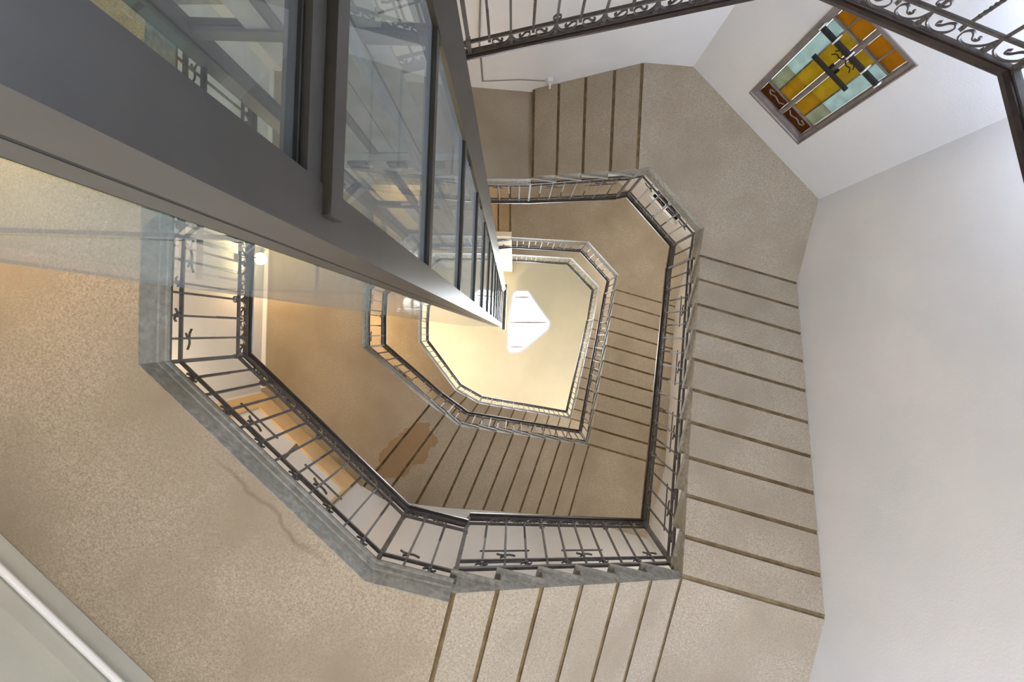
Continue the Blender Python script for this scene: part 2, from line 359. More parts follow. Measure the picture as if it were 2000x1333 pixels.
# ------------------------------------------------------------------ stairs
def inward(a, b):            # +1 if the eye of the well lies left of a->b in (-dy,dx)
    a = v2(a); b = v2(b); d = (b-a); n = Vector((-d.y, d.x)); return 1 if n.dot(Vector((0, .1))-(a+b)/2) > 0 else -1
FASCIA = [(-.02, .004), (.004, .004), (.004, .15), (.012, .158), (.012, .21), (.022, .216), (.022, .245), (-.02, .245)]
def landing(label, poly, z, edges, group=None):
    t = thing('stair_landing', label, 'landing', group)
    mb = MB(); n = len(poly); mb.prism(poly, z, z+.24)
    mb.i[0] = 0; mb.i[1:] = [1]*(n+1)
    mb.build('slab', [M_SOFFIT, M_STONE], t)
    for (a, b) in edges:
        sweep([(a[0], a[1], z-.003), (b[0], b[1], z-.003)], FASCIA, True, M_STONE, 'edge_stone', t, side=inward(a, b))
    return t
def flight(label, inner, outer, zb, group=None, thick=.27):
    """cantilevered stone steps: inclined sandy soffit, saw-tooth inner ends, projecting nosing, recessed joint"""
    t = thing('stair_flight', label, 'stairs', group)
    n = len(inner)-1
    for i in range(n):
        a0, a1, b0, b1 = v2(inner[i]), v2(inner[i+1]), v2(outer[i]), v2(outer[i+1])
        z0, z1 = zb[i], zb[i+1]; zt = z0+thick; g = 1-.034/max(.15, ((a1+b1)/2-(a0+b0)/2).length)
        def P(s, tt, z): q = (a0.lerp(a1, tt)).lerp(b0.lerp(b1, tt), s); return Vector((q.x, q.y, z))
        zg = z0+(z1-z0)*g
        g0 = (1-g) if i == 0 else 0.0
        sec = [(0, z0+.014), (g0, z0+.014), (g0, z0+(z1-z0)*g0), (g, zg), (g, zg+.016), (1, z1+.012), (1, zt-.05), (0, zt-.05)]
        if i: sec = [(0, z0)]+sec[3:]
        mb = MB(); m = len(sec)
        vs = [P(0, a, z) for a, z in sec]+[P(1, a, z) for a, z in sec]
        fs = [tuple(range(m))[::-1], tuple(range(m, 2*m))]+[(j, (j+1) % m, m+(j+1) % m, m+j) for j in range(m)]
        mb.add(vs, fs); mb.i = [1, 1]+([2, 2] if i == 0 else [])+[0, 2, 2, 1, 1, 1]
        fw = -.035/max(.1, (a1-a0).length); iw = -.018/(b0-a0).length
        q = [P(iw, fw, zt-.05), P(iw, 1, zt-.05), P(1, 1, zt-.05), P(1, fw, zt-.05)]
        mb.hexa(q+[p+Vector((0, 0, .05)) for p in q], 1)
        mb.build('stone_step', [M_SOFFIT, M_STONE, M_MORTAR], t)
    return t
def seq(a, b, n): return [lerp(a, b, i/n) for i in range(n+1)]
def zseq(a, b, n): return [a+(b-a)*i/n for i in range(n+1)]
def rw(p): return hit(p, (1, .287), W5, W6)
def bw(p, k=-.265): return hit(p, (k, 1), W6, W7)

# ---- key points of the well's inner edge, storey by storey
D0, E0, F0, G0 = (1.50, 2.17), (2.46, -1.30), (1.76, -2.12), (-1.45, -2.28)
zD0, zE0, zF0, zG0 = -.60, .98, 1.49, 2.80
A1, B1, C1, S1 = (-2.36, -2.28), (-2.41, .204), (-.952, 1.60), (-.414, 1.734)
D1, E1s, E1, F1, F1s, G1 = (1.52, 2.21), (2.40, -1.0), (2.455, -1.345), (1.765, -2.13), (1.61, -2.10), (.27, -2.29)
z1, zD1, zE1, zG1 = 2.89, 4.04, 5.775, 6.62
A2, B2, S2, C2 = (-2.25, -2.30), (-2.25, .217), (-1.256, 1.074), (-.823, 1.474)
D2, E2s, E2, F2, G2 = (1.414, 2.097), (2.295, -.971), (2.364, -1.29), (1.69, -2.033), (-.046, -2.136)
z2, zD2, zE2 = 6.70, 8.35, 10.05
A3, B3, S3, C3 = (-2.24, -2.30), (-2.239, .218), (-1.368, 1.38), (-.833, 1.728)
D3, E3s, E3, F3, G3 = (1.574, 2.338), (2.442, -.402), (2.612, -1.391), (1.777, -2.256), (-.031, -2.365)
z3, zD3, zE3 = 10.65, 12.1, 13.6

# ---- storey below the camera's first landing
flight('lowest short stone flight rising from the hall floor', seq((.3, 1.86), D0, 4), seq(bw((.3, 1.86)), bw(D0), 4), zseq(-1.40, zD0, 4))
landing('lowest corner landing beside the right wall', [D0, bw(D0), W6, rw(D0)], zD0, [])
flight('lowest stone flight along the right wall', seq(D0, E0, 10), seq(rw(D0), rw(E0), 10), zseq(zD0, zE0, 10))
flight('three stone winders below the stained glass window', seq(E0, F0, 3), [rw(E0), (3.90, -1.73), (3.0, -2.68), (1.95, backy(1.95))], zseq(zE0, zF0, 3))
flight('lowest stone flight along the back wall behind the lift', seq(F0, G0, 10), seq((1.95, backy(1.95)), (-1.45, backy(-1.45)), 10), zseq(zF0, zG0, 10))
# ---- first landing and the big turn in the foreground
S1o = hit(S1, (-.25, 1), W6, W7)
landing('large sandy landing filling the lower left foreground', [S1, C1, B1, A1, G0, (-1.45, backy(-1.45)), W9, W8, W7, S1o], z1, [(A1, B1), (B1, C1), (C1, S1)])
flight('six-step stone flight at the bottom of the picture', seq(S1, D1, 6), seq(S1o, bw(D1, -.27), 6), zseq(z1+.10, zD1, 6))
landing('corner landing at the bottom right beside the white wall', [D1, bw(D1, -.27), W6, rw(D1)], zD1, [])
flight('long stone flight climbing the white right wall in the foreground', seq(D1, E1s, 10), seq(rw(D1), rw(E1s), 10), zseq(zD1, zE1, 10))
F1o = (1.68, backy(1.68))
landing('angled landing below and beside the stained glass window', [E1s, E1, F1, F1s, F1o, W4, W5, rw(E1s)], zE1, [(E1s, E1), (E1, F1), (F1, F1s)])
G1o = (.29, backy(.29))
flight('four-step stone flight at the top beside the lift', seq(F1s, G1, 4), seq(F1o, G1o, 4), zseq(zE1, zG1, 4))
# ---- second storey
oj2 = [(-2.25, 2.298), W7, (-1.50, bott(-1.50)), (-1.10, bott(-1.10))]; oj2 += seq(oj2[3], bw(D2, -.28), 7)[1:]
ij2 = [S2, lerp(S2, C2, .5)] + seq(C2, D2, 8)
landing('middle landing lit orange, seen behind the lift shaft', [S2, B2, A2, G1, G1o, W9, W8, oj2[0]], z2, [(B2, S2), (A2, B2), (G1, A2)])
flight('ten-step brown stained flight in the middle storey', ij2, oj2, zseq(z2+.03, zD2, 10))
landing('middle corner landing below the inner right flight', [D2, bw(D2, -.28), W6, rw(D2)], zD2, [])
flight('inner ten-step flight along the right side, middle storey', seq(D2, E2s, 10), seq(rw(D2), rw(E2s), 10), zseq(zD2, zE2, 10))
G2o = (-.05, backy(-.05))
landing('plain landing at the top of the middle storey, right of the lift', [E2s, E2, F2, G2, G2o, W4, W5, rw(E2s)], zE2, [(E2s, E2), (E2, F2), (F2, G2)])
flight('three short steps behind the lift head', seq((-.05, -2.27), (-.95, -2.29), 3), seq(G2o, (-.95, backy(-.95)), 3), zseq(zE2, z3-.05, 3))
# ---- third storey
oj3 = [(-2.27, 2.279), W7] + oj2[2:4]; oj3 += seq(oj3[3], bw(D3, -.28), 7)[1:]
ij3 = [S3, lerp(S3, C3, .5), C3, (-.56, 1.80)] + seq((-.56, 1.80), D3, 7)[1:]
landing('uppermost landing with the orange glow beside the lift', [S3, B3, A3, (-.95, -2.30), (-.95, backy(-.95)), W9, W8, oj3[0]], z3, [(B3, S3), (A3, B3)])
flight('uppermost curved flight below the cream ceiling', ij3, oj3, zseq(z3+.03, zD3, 10))
landing('uppermost small corner landing', [D3, bw(D3, -.28), W6, rw(D3)], zD3, [])
flight('uppermost narrow flight on the right, next to the ceiling', seq(D3, E3s, 10), seq(rw(D3), rw(E3s), 10), zseq(zD3, zE3, 10))
landing('uppermost brown gallery round the ceiling, top right', [E3s, E3, F3, G3, (-.03, backy(-.03)), W4, W5, rw(E3s)], zE3, [(E3s, E3), (E3, F3), (F3, G3)])

# ------------------------------------------------------------------ wrought-iron railings
def crom(pts, k=4):
    out = []; P = [Vector(p) for p in pts]; n = len(P)
    for i in range(n-1):
        p0, p1, p2, p3 = P[max(i-1, 0)], P[i], P[i+1], P[min(i+2, n-1)]
        for j in range(k):
            t = j/k
            out.append(.5*((2*p1)+(-p0+p2)*t+(2*p0-5*p1+4*p2-p3)*t*t+(-p0+3*p1-3*p2+p3)*t**3))
    out.append(P[-1]); return out
def ribbon_mesh(name, curves, slope, wid=.015, th=.007, k=4):
    """flat iron strips bent in the plane of the railing (x along, z up), sheared to the pitch"""
    mb = MB()
    for c in curves:
        pts = crom(c, k); m = len(pts); k0 = len(mb.v)
        for a, p in enumerate(pts):
            d = (pts[min(a+1, m-1)]-pts[max(a-1, 0)]); d.normalize(); nx, nz = -d.y*th/2, d.x*th/2
            for (s, e) in ((1, -1), (1, 1), (-1, 1), (-1, -1)):
                x = p.x+nx*s; z = p.y+nz*s; mb.v.append(Vector((x, e*wid/2, z+slope*x)))
        for a in range(m-1):
            for j in range(4): mb.f.append((k0+a*4+j, k0+a*4+(j+1) % 4, k0+(a+1)*4+(j+1) % 4, k0+(a+1)*4+j)); mb.i.append(0)
        mb.f += [(k0+3, k0+2, k0+1, k0), tuple(k0+(m-1)*4+j for j in range(4))]; mb.i += [0, 0]
    me = bpy.data.meshes.new(name); me.from_pydata([tuple(v) for v in mb.v], [], mb.f); me.materials.append(M_IRON)
    bm = bmesh.new(); bm.from_mesh(me); bmesh.ops.recalc_face_normals(bm, faces=bm.faces); bm.to_mesh(me); bm.free(); return me
CACHE = {}
def cached(key, fn):
    if key not in CACHE: CACHE[key] = fn()
    return CACHE[key]
def bar_mesh(kind):
    mb = MB(); r = .0082
    def seg(z0, z1, n=1, tw=0.0, rr=r):
        k = len(mb.v)
        for a in range(n+1):
            z = z0+(z1-z0)*a/n; t = tw*a/n+PI/4
            for j in range(4): mb.v.append(Vector((1.414*rr*math.cos(t+j*PI/2), 1.414*rr*math.sin(t+j*PI/2), z)))
        for a in range(n):
            for j in range(4): mb.f.append((k+a*4+j, k+a*4+(j+1) % 4, k+(a+1)*4+(j+1) % 4, k+(a+1)*4+j)); mb.i.append(0)
        mb.f += [(k+3, k+2, k+1, k), tuple(k+n*4+j for j in range(4))]; mb.i += [0, 0]
    if kind == 'twist':
        seg(0, .50); seg(.50, .76, 22, PI*5, .0085); seg(.76, .83)
        mb.box((0, 0, .835), (.011, 0, 0), (0, .011, 0), (0, 0, .008))
        mb.box((0, 0, .075), (.014, 0, 0), (0, .013, 0), (0, 0, .012))
    elif kind == 'tall':
        seg(0, .925); mb.box((0, 0, .865), (.012, 0, 0), (0, .012, 0), (0, 0, .02)); mb.box((0, 0, .91), (.016, 0, 0), (0, .012, 0), (0, 0, .012))
    else: seg(0, .83)
    me = bpy.data.meshes.new('baluster'); me.from_pydata([tuple(v) for v in mb.v], [], mb.f); me.materials.append(M_IRON); return me
SCROLL = [(.008, .83), (.022, .872), (.058, .902), (.10, .907), (.135, .885), (.143, .85), (.126, .828), (.104, .838), (.088, .862), (.07, .868), (.062, .852), (.075, .842)]
LOOP = [(0, .775), (-.022, .765), (-.026, .745), (-.012, .728), (0, .722)]
TWIG = [[(-.07, .225), (-.035, .205), (0, .20)], [(0, .20), (.04, .205), (.085, .185)], [(-.04, .165), (-.012, .18), (0, .20)]]
KNOB = [[(-.05, .058), (-.02, .078), (0, .07), (.02, .05), (.045, .066)]]
HAND = [(-.036, .945), (-.030, .925), (.030, .925), (.036, .945), (.034, .968), (.020, .982), (-.020, .982), (-.034, .968)]
def rect(a, b, z): return [(-a, z-b), (a, z-b), (a, z+b), (-a, z+b)]
def put(me, parent, name, p, ang):
    o = bpy.data.objects.new(name, me); COL.objects.link(o); o.parent = parent; o.location = p; o.rotation_euler = (0, 0, ang); return o
def railing(label, path, detail=2, posts=True, group=None, bay=.165, inset=.012):
    t = thing('stair_railing', label, 'railing', group)
    sd = sum(inward(path[i], path[i+1])*((v2(path[i+1])-v2(path[i])).length) for i in range(len(path)-1))
    P = [Vector(p) for p in offset_poly(path, -inset if sd > 0 else inset)]
    sweep(P, HAND, True, M_HAND, 'handrail', t)
    sweep(P, rect(.016, .005, .921), True, M_IRON, 'handrail_strap', t)
    sweep(P, rect(.013, .007, .80), True, M_IRON, 'upper_rail', t)
    sweep(P, rect(.013, .007, .115), True, M_IRON, 'lower_rail', t)
    sweep(P, rect(.012, .016, .0), True, M_IRON, 'bottom_rail', t)
    pm = cached('post', lambda: None)
    for i, p in enumerate(P):
        if not posts: break
        mb = MB(); mb.box((0, 0, .44), (.014, 0, 0), (0, .014, 0), (0, 0, .49)); mb.box((0, 0, -.03), (.02, 0, 0), (0, .02, 0), (0, 0, .03)); mb.box((0, 0, .79), (.018, 0, 0), (0, .018, 0), (0, 0, .03))
        o = mb.build('post', M_IRON, t); o.location = p
    k = 0
    for i in range(len(P)-1):
        a, b = P[i], P[i+1]; L = (b-a).to_2d().length
        if L < .12: continue
        n = max(1, round(L/bay)); sl = (b.z-a.z)/L; ang = math.atan2(b.y-a.y, b.x-a.x); key = round(sl, 2)
        for j in range(1, n):
            p = a.lerp(b, j/n); typ = ('twist', 'tall')[k % 2]; k += 1
            put(cached(typ, lambda: bar_mesh(typ)), t, 'baluster', p, ang)
            s = (L/n)/.165
            if typ == 'tall':
                if detail >= 1:
                    for sgn in (1, -1):
                        put(cached(('scr', key, sgn, round(s, 1)), lambda: ribbon_mesh('scroll', [[(sgn*x*s, z) for x, z in SCROLL]], sl, k=3 if detail > 1 else 2)), t, 'scroll', p, ang)
                if detail >= 2:
                    if (k//2) % 2 == 0:
                        put(cached(('loop', key), lambda: ribbon_mesh('collar_loop', [LOOP, [(-x, z) for x, z in LOOP]], sl)), t, 'collar_loop', p, ang)
                    else:
                        put(cached(('twig', key), lambda: ribbon_mesh('twig_ornament', TWIG, sl)), t, 'twig_ornament', p, ang)
            elif detail >= 2:
                put(cached(('knob', key), lambda: ribbon_mesh('foot_ornament', KNOB, sl)), t, 'foot_ornament', p, ang)
                if k % 4 == 1 and j+2 < n:
                    me = cached(('short', key, round(s, 1)), lambda: ribbon_mesh('short_bar', [[(-.03, .275), (.33*s+.03, .275)]], sl, .012, .010))
                    put(me, t, 'short_bar', p, ang)
                    me = cached(('foot', key, round(s, 1)), lambda: ribbon_mesh('foot_strip', [[(-.02, .085), (.165*s, .09), (.33*s, .085)]], sl, .012, .010))
                    put(me, t, 'foot_strip', p, ang)
    return t
def z3p(p, z): return (p[0], p[1], z)
f = .27
# ground storey rail, close to the camera at the top right
railing('near railing crossing the top edge and top right corner', [z3p(D0, -.20), z3p(E0, 1.30), z3p(F0, 1.80), (-.34, -2.20, 2.63), z3p(G0, 3.13)], 2)
# first storey
b1 = z1+.275
railing('landing railing with white door behind it, lower left', [z3p(A1, b1), z3p(B1, b1), z3p(C1, b1), z3p(S1, b1)], 2)
railing('railing on the six-step flight at the bottom', [z3p(S1, z1+.10+.33), z3p(D1, zD1+.295)], 2, bay=.185)
railing('long railing on the foreground flight along the right', [z3p(D1, zD1+.295), z3p(E1s, zE1+.30)], 2, bay=.185)
railing('short railing in front of the far dark window', [z3p(E1s, zE1+.275), z3p(E1, zE1+.275), z3p(F1, zE1+.275), z3p(F1s, zE1+.275)], 2)
railing('railing on the four-step flight beside the lift', [z3p(F1s, zE1+.31), z3p(G1, z2+.265), (-.40, -2.30, z2+.275)], 2)
# second storey
b2 = z2+.275
railing('middle landing railing with orange light, below the lift', [z3p(A2, b2), z3p(B2, b2), z3p(S2, b2)], 2)
railing('middle railing turning round the ten-step flight', [z3p(S2, z2+.28), z3p(C2, z2+.35+.26), z3p(D2, zD2+.29)], 1, bay=.15)
railing('middle railing on the inner right flight', [z3p(D2, zD2+.29), z3p(E2s, zE2+.30)], 1, bay=.15)
railing('middle angled railing at the top right of the ceiling view', [z3p(E2s, zE2+.275), z3p(E2, zE2+.275), z3p(F2, zE2+.275), z3p(G2, zE2+.275), (-.40, -2.10, zE2+.275)], 1, bay=.15)
# third storey
b3 = zE3+.275
railing('uppermost landing railing nearest the lift tip', [z3p(A3, 10.925), z3p(B3, 10.925), z3p(S3, 10.925)], 1)
railing('uppermost curved railing on the flight below the ceiling', [z3p(S3, 10.95), z3p(C3, 11.20), (-.56, 1.80, 11.33), z3p(D3, zD3+.29)], 1, bay=.15)
railing('uppermost railing on the narrow right flight', [z3p(D3, zD3+.29), z3p(E3s, zE3+.30)], 1, bay=.15)
railing('uppermost pale gallery railing against the ceiling', [z3p(E3s, b3), z3p(E3, b3), z3p(F3, b3), z3p(G3, b3)], 1, bay=.15)

# ------------------------------------------------------------------ glass lift shaft
LP, LQ, LQ2, LS, LR = (-.36, -.175), (-.318, -1.308), (-.235, -1.385), (-1.55, -1.42), (-1.58, -.215)
ZT, ZB = 14.4, FLOOR_Z
lift = thing('lift_shaft', 'grey steel and glass lift shaft rising through the well', 'lift')
def column(poly): mb = MB(); mb.prism(poly, ZB, ZT); return mb
U = Vector((1, .033)).normalized(); Vv = Vector((-.037, 1)).normalized()
def q2(p, u, v): p = v2(p); r = p+U*u+Vv*v; return (r.x, r.y)
column([LP, q2(LP, 0, -.105), q2(LP, -.10, -.105), q2(LP, -.10, 0)]).build('corner_column', M_LIFT, lift)
column([LQ, LQ2, (-.305, -1.49), (-.40, -1.41)]).build('corner_column', M_LIFT, lift)
column([LS, q2(LS, .10, 0), q2(LS, .10, .10), q2(LS, 0, .10)]).build('corner_column', M_LIFT, lift)
column([LR, q2(LR, .010, 0), q2(LR, .010, -.012), q2(LR, 0, -.012)]).build('corner_column', M_LIFT, lift)
# slim second frame beside the near column on the lower face, with shadow gaps
column([q2(LP, -.114, -.001), q2(LP, -.114, -.05), q2(LP, -.168, -.05), q2(LP, -.168, -.001)]).build('jamb', M_LIFT, lift)
column([q2(LP, -.10, -.002), q2(LP, -.10, -.06), q2(LP, -.114, -.06), q2(LP, -.114, -.002)]).build('gasket', M_GASK, lift)
column([q2(LP, -.168, -.001), q2(LP, -.168, -.03), q2(LP, -.172, -.03), q2(LP, -.172, -.001)]).build('gasket', M_GASK, lift)
def face(a, b, levels, hgt, depth, ina=0.0, inb=0.0, gl=.03, gmat=None):
    A = v2(a); B = v2(b); d = (B-A).normalized(); A = A+d*ina; B = B-d*inb; L = (B-A).length
    n = Vector((-d.y, d.x)); c = Vector((-.95, -.78))
    if n.dot(c-(A+B)/2) < 0: n = -n       # inwards
    for z in levels:
        m = (A+B)/2+n*(depth/2+.004)
        mb = MB(); mb.box((m.x, m.y, z), (d.x*L/2, d.y*L/2, 0), (n.x*depth/2, n.y*depth/2, 0), (0, 0, hgt/2)); tr = mb.build('transom', M_LIFT, lift)
        for zz in ((z-hgt/2-.005, z+hgt/2+.005) if hgt > .03 else ()):
            m2 = (A+B)/2+n*(gl)
            mb = MB(); mb.box((m2.x, m2.y, zz), (d.x*L/2, d.y*L/2, 0), (n.x*.012, n.y*.012, 0), (0, 0, .006)); mb.build('gasket', M_GASK, tr)
    zs = [ZB]+list(levels)+[ZT]
    for i in range(len(zs)-1):
        z0 = zs[i]+(hgt/2 if i else 0); z1_ = zs[i+1]-(hgt/2 if i < len(zs)-2 else 0)
        m = (A+B)/2+n*gl
        mb = MB(); mb.box((m.x, m.y, (z0+z1_)/2), (d.x*L/2, d.y*L/2, 0), (n.x*.005, n.y*.005, 0), (0, 0, (z1_-z0)/2)); mb.build('glass_pane', gmat or M_GLASS, lift)
lv = [.815+1.14*k for k in range(-1, 12)]
face(LP, LQ, lv, .055, .05, .105, 0, gmat=M_GLASSR)
lw = [.90+1.345*k for k in range(-1, 10)]
face(LP, LR, lw, .012, .008, .172, .010, .004)
face(LR, LS, lw, .02, .02, .05, .10, .012)
face(LS, LQ2, [.9, 2.05, 3.62, 4.85, 6.2, 7.4, 8.6, 9.8, 11, 12.2, 13.3], .07, .06, .10, .10)
# heavy near transom on the right face: two stacked bars with a shadow gap
mb = MB(); A = v2(LP); B = v2(LQ); d = (B-A).normalized(); n = Vector((d.y, -d.x)) if Vector((d.y, -d.x)).x > 0 else Vector((-d.y, d.x))
m = A.lerp(B, .5)
mb.box((m.x-.004, m.y, .875), (d.x*.52, d.y*.52, 0), (.02, 0, 0), (0, 0, .028)); mb.build('transom_cap', M_LIFT, lift)
# inside: door posts, guide rails, brackets, cables, head beam
for x in (-1.045, -.725):
    mb = MB(); mb.prism([(x-.03, -1.41), (x+.03, -1.41), (x+.03, -1.35), (x-.03, -1.35)], ZB, ZT); mb.build('door_post', M_LIFT, lift)
for (x, y) in ((-1.50, -.80), (-.47, -.85)):
    mb = MB(); mb.prism([(x-.02, y-.01), (x+.02, y-.01), (x+.02, y+.01), (x-.02, y+.01)], ZB, ZT-.1); mb.prism([(x-.006, y-.04), (x+.006, y-.04), (x+.006, y+.04), (x-.006, y+.04)], ZB, ZT-.1)
    g = mb.build('guide_rail', M_STEEL, lift)
    if x < -1:
        for k in range(11):
            z = 1.5+1.2*k; mb = MB(); mb.box((-1.54, y, z), (.03, 0, 0), (0, .09, 0), (0, 0, .02)); mb.build('bracket', M_STEEL, g)
# landing door gear at the back of the shaft
for z in (3.5, 6.95, 10.9):
    mb = MB(); mb.box((-.89, -1.33, z), (.50, 0, 0), (0, .025, 0), (0, 0, .09)); gg = mb.build('door_gear', M_STEEL, lift)
    for dx in (-.3, 0, .3):
        mb = MB(); mb.box((-.89+dx, -1.295, z-.03), (.07, 0, 0), (0, .014, 0), (0, 0, .05)); mb.build('roller_plate', M_LIFT, gg)
    for dx in (-.31, .31):
        mb = MB(); mb.box((-.89+dx*.5, -1.37, z-1.13), (.15, 0, 0), (0, .012, 0), (0, 0, 1.02)); mb.build('door_leaf', M_STEEL, lift)
for (x, y) in ((-.93, -.82), (-.90, -.80), (-.96, -.80)):
    mb = MB(); mb.tube([(x, y, 11.6), (x, y, ZT-.05)], .007, 6); mb.build('cable', M_STEEL, lift)
mb = MB(); mb.box((-.95, -.80, ZT-.06), (.55, 0, 0), (0, .04, 0), (0, 0, .06)); mb.build('head_beam', M_LIFT, lift)
mb = MB(); mb.prism([LP, LQ, (-.40, -1.41), LS, LR], ZT, ZT+.05); mb.build('roof_plate', M_LIFT, lift)
mb = MB(); mb.box((-.285, -.85, 15.3), (.05, .003, 0), (-.03, .75, 0), (0, 0, .35)); tag(mb.build('lift_head_beam', M_GREEN), 'dark green-grey steel beam holding the lift head at the ceiling', 'beam')

# ------------------------------------------------------------------ stained-glass windows
def wpt(s, off, z):
    d = (v2(W5)-v2(W4)).normalized(); n = Vector((-d.y, d.x))
    if n.dot(-v2(W4)) < 0: n = -n
    p = v2(W4)+d*s+n*off; return Vector((p.x, p.y, z))
WD = (v2(W5)-v2(W4)).normalized(); WN = Vector((-WD.y, WD.x)); WN = WN if WN.dot(-v2(W4)) > 0 else -WN
def wbox(mb, s0, s1, a, b, o0, o1):
    c = wpt((s0+s1)/2, (o0+o1)/2, (a+b)/2)
    mb.box(c, (WD.x*(s1-s0)/2, WD.y*(s1-s0)/2, 0), (WN.x*(o1-o0)/2, WN.y*(o1-o0)/2, 0), (0, 0, (b-a)/2))
for wi, (za, zb_) in enumerate(WIN_Z):
    e = bpy.data.objects.new('window_%d' % (wi+1), None); COL.objects.link(e); e['kind'] = 'structure'
    s0, s1 = WIN_S; H = zb_-za; Wd = s1-s0; sm = (s0+s1)/2
    def part(name, mat, *r, parent=e):
        mb = MB()
        if wi == 1: mat = M_DPANE if name.endswith('_pane') else (M_WHITE if mat is M_WFRAME else mat)
        for q in r: wbox(mb, *q)
        return mb.build(name, mat, parent)
    fr = part('window_frame', M_WFRAME, (s0, s0+.045, za, zb_, -.10, -.01), (s1-.045, s1, za, zb_, -.10, -.01), (s0+.045, s1-.045, za, za+.045, -.10, -.01), (s0+.045, s1-.045, zb_-.05, zb_, -.10, -.01))
    part('frame_lip', M_WFRAME, (s0+.045, s0+.058, za+.045, zb_-.05, -.085, -.03), (s1-.058, s1-.045, za+.045, zb_-.05, -.085, -.03), parent=fr)
    part('mullion', M_WFRAME, (sm-.028, sm+.028, za+.045, zb_-.05, -.09, -.035))
    zb1 = za+.045+.23; zt1 = zb_-.05-.20
    part('cross_bar', M_WFRAME, (s0+.058, sm-.028, zb1-.012, zb1+.012, -.085, -.045)); part('cross_bar', M_WFRAME, (sm+.028, s1-.058, zb1-.012, zb1+.012, -.085, -.045))
    part('cross_bar', M_WFRAME, (s0+.058, sm-.028, zt1-.010, zt1+.010, -.085, -.045)); part('cross_bar', M_WFRAME, (sm+.028, s1-.058, zt1-.010, zt1+.010, -.085, -.045))
    for sgn in (-1, 1):
        ins = sm+sgn*.028; outs = (s0+.058) if sgn < 0 else (s1-.058); mid = ins+(outs-ins)*.53
        def rg(a, b): return (min(a, b), max(a, b))
        zam = zt1-.30
        for (nm, mt, a, b, z0_, z1_) in (('yellow_pane', M_YEL, ins, mid, zb1+.012, zam-.003), ('amber_pane', M_AMB, ins, mid, zam+.003, zt1-.01),
                                       ('blue_pane', M_BLUE, mid, outs, zb1+.012, zam-.003), ('olive_pane', M_OLV, mid, outs, zam+.003, zt1-.01),
                                       ('orange_pane', M_ORA, ins, mid, za+.045, zb1-.012), ('orange_pane', M_ORA, mid, outs, za+.045, zb1-.012), ('brown_pane', M_BRN, ins, outs, zt1+.01, zb_-.05)):
            r = rg(a, b); part(nm, mt, (r[0]+.004, r[1]-.004, z0_, z1_, -.070, -.064))
        part('lead_came', M_WFRAME, (mid-.006, mid+.006, zb1+.012, zt1-.01, -.074, -.058)); part('lead_came', M_WFRAME, (mid-.009, mid+.009, za+.045, zb1-.012, -.074, -.050))
        # twisted glazing rod in front of the came
        mb = MB()
        for kk in range(16):
            z = zt1-.05-kk*.034; wbox(mb, mid-.006, mid+.006, z-.012, z+.006, -.05, -.036)
        mb.build('twisted_rod', M_IRON, e)
        cv = [(sgn*.05, zt1+.06), (sgn*.10, zt1+.10), (sgn*.18, zt1+.075), (sgn*.24, zt1+.10), (sgn*.28, zt1+.06), (sgn*.22, zt1+.04)]
        pts = [wpt(sm+c.x, -.045, c.y) for c in crom(cv, 5)]; mb = MB(); mb.tube(pts, .007, 5); mb.build('scroll', M_WFRAME, e)
    # iron grille bars standing off the casements
    gb = bpy.data.objects.new('grille', None); COL.objects.link(gb); gb.parent = e
    part('grille_bar', M_GASK, (s0+.03, s1-.03, za+.335, za+.375, .0, .03), parent=gb)
    part('grille_bar', M_GASK, (sm-.235, sm+.235, za+.60, za+.632, .0, .03), parent=gb)
    for s in (s0+.045, sm-.19, sm, sm+.19, s1-.045):
        part('standoff', M_PLAST, (s-.008, s+.008, za+.33, za+.38, -.05, .033), parent=gb)
    part('grille_rod', M_WFRAME, (sm-.007, sm+.007, za+.05, zb_-.10, -.034, -.02), parent=gb)
    part('latch', M_GASK, (sm-.05, sm-.02, za+.57, za+.60, -.03, 0), (sm+.02, sm+.05, za+.57, za+.60, -.03, 0), parent=gb)
    for sgn in (-1, 1):
        for dz in (0, .05):
            cv = [(sgn*.01, za+.40+dz), (sgn*.05, za+.43+dz), (sgn*.09, za+.42+dz), (sgn*.12, za+.46+dz)]
            mb = MB(); mb.tube([wpt(sm+c.x, -.02, c.y) for c in crom(cv, 4)], .006, 5); mb.build('leaf_scroll', M_GASK, gb)
    # slim moulding round the opening
    part('surround', M_WFRAME, (s0-.014, s0, za-.014, zb_+.014, -.01, .012), (s1, s1+.014, za-.014, zb_+.014, -.01, .012), (s0, s1, zb_, zb_+.014, -.01, .012), (s0, s1, za-.014, za, -.01, .012))

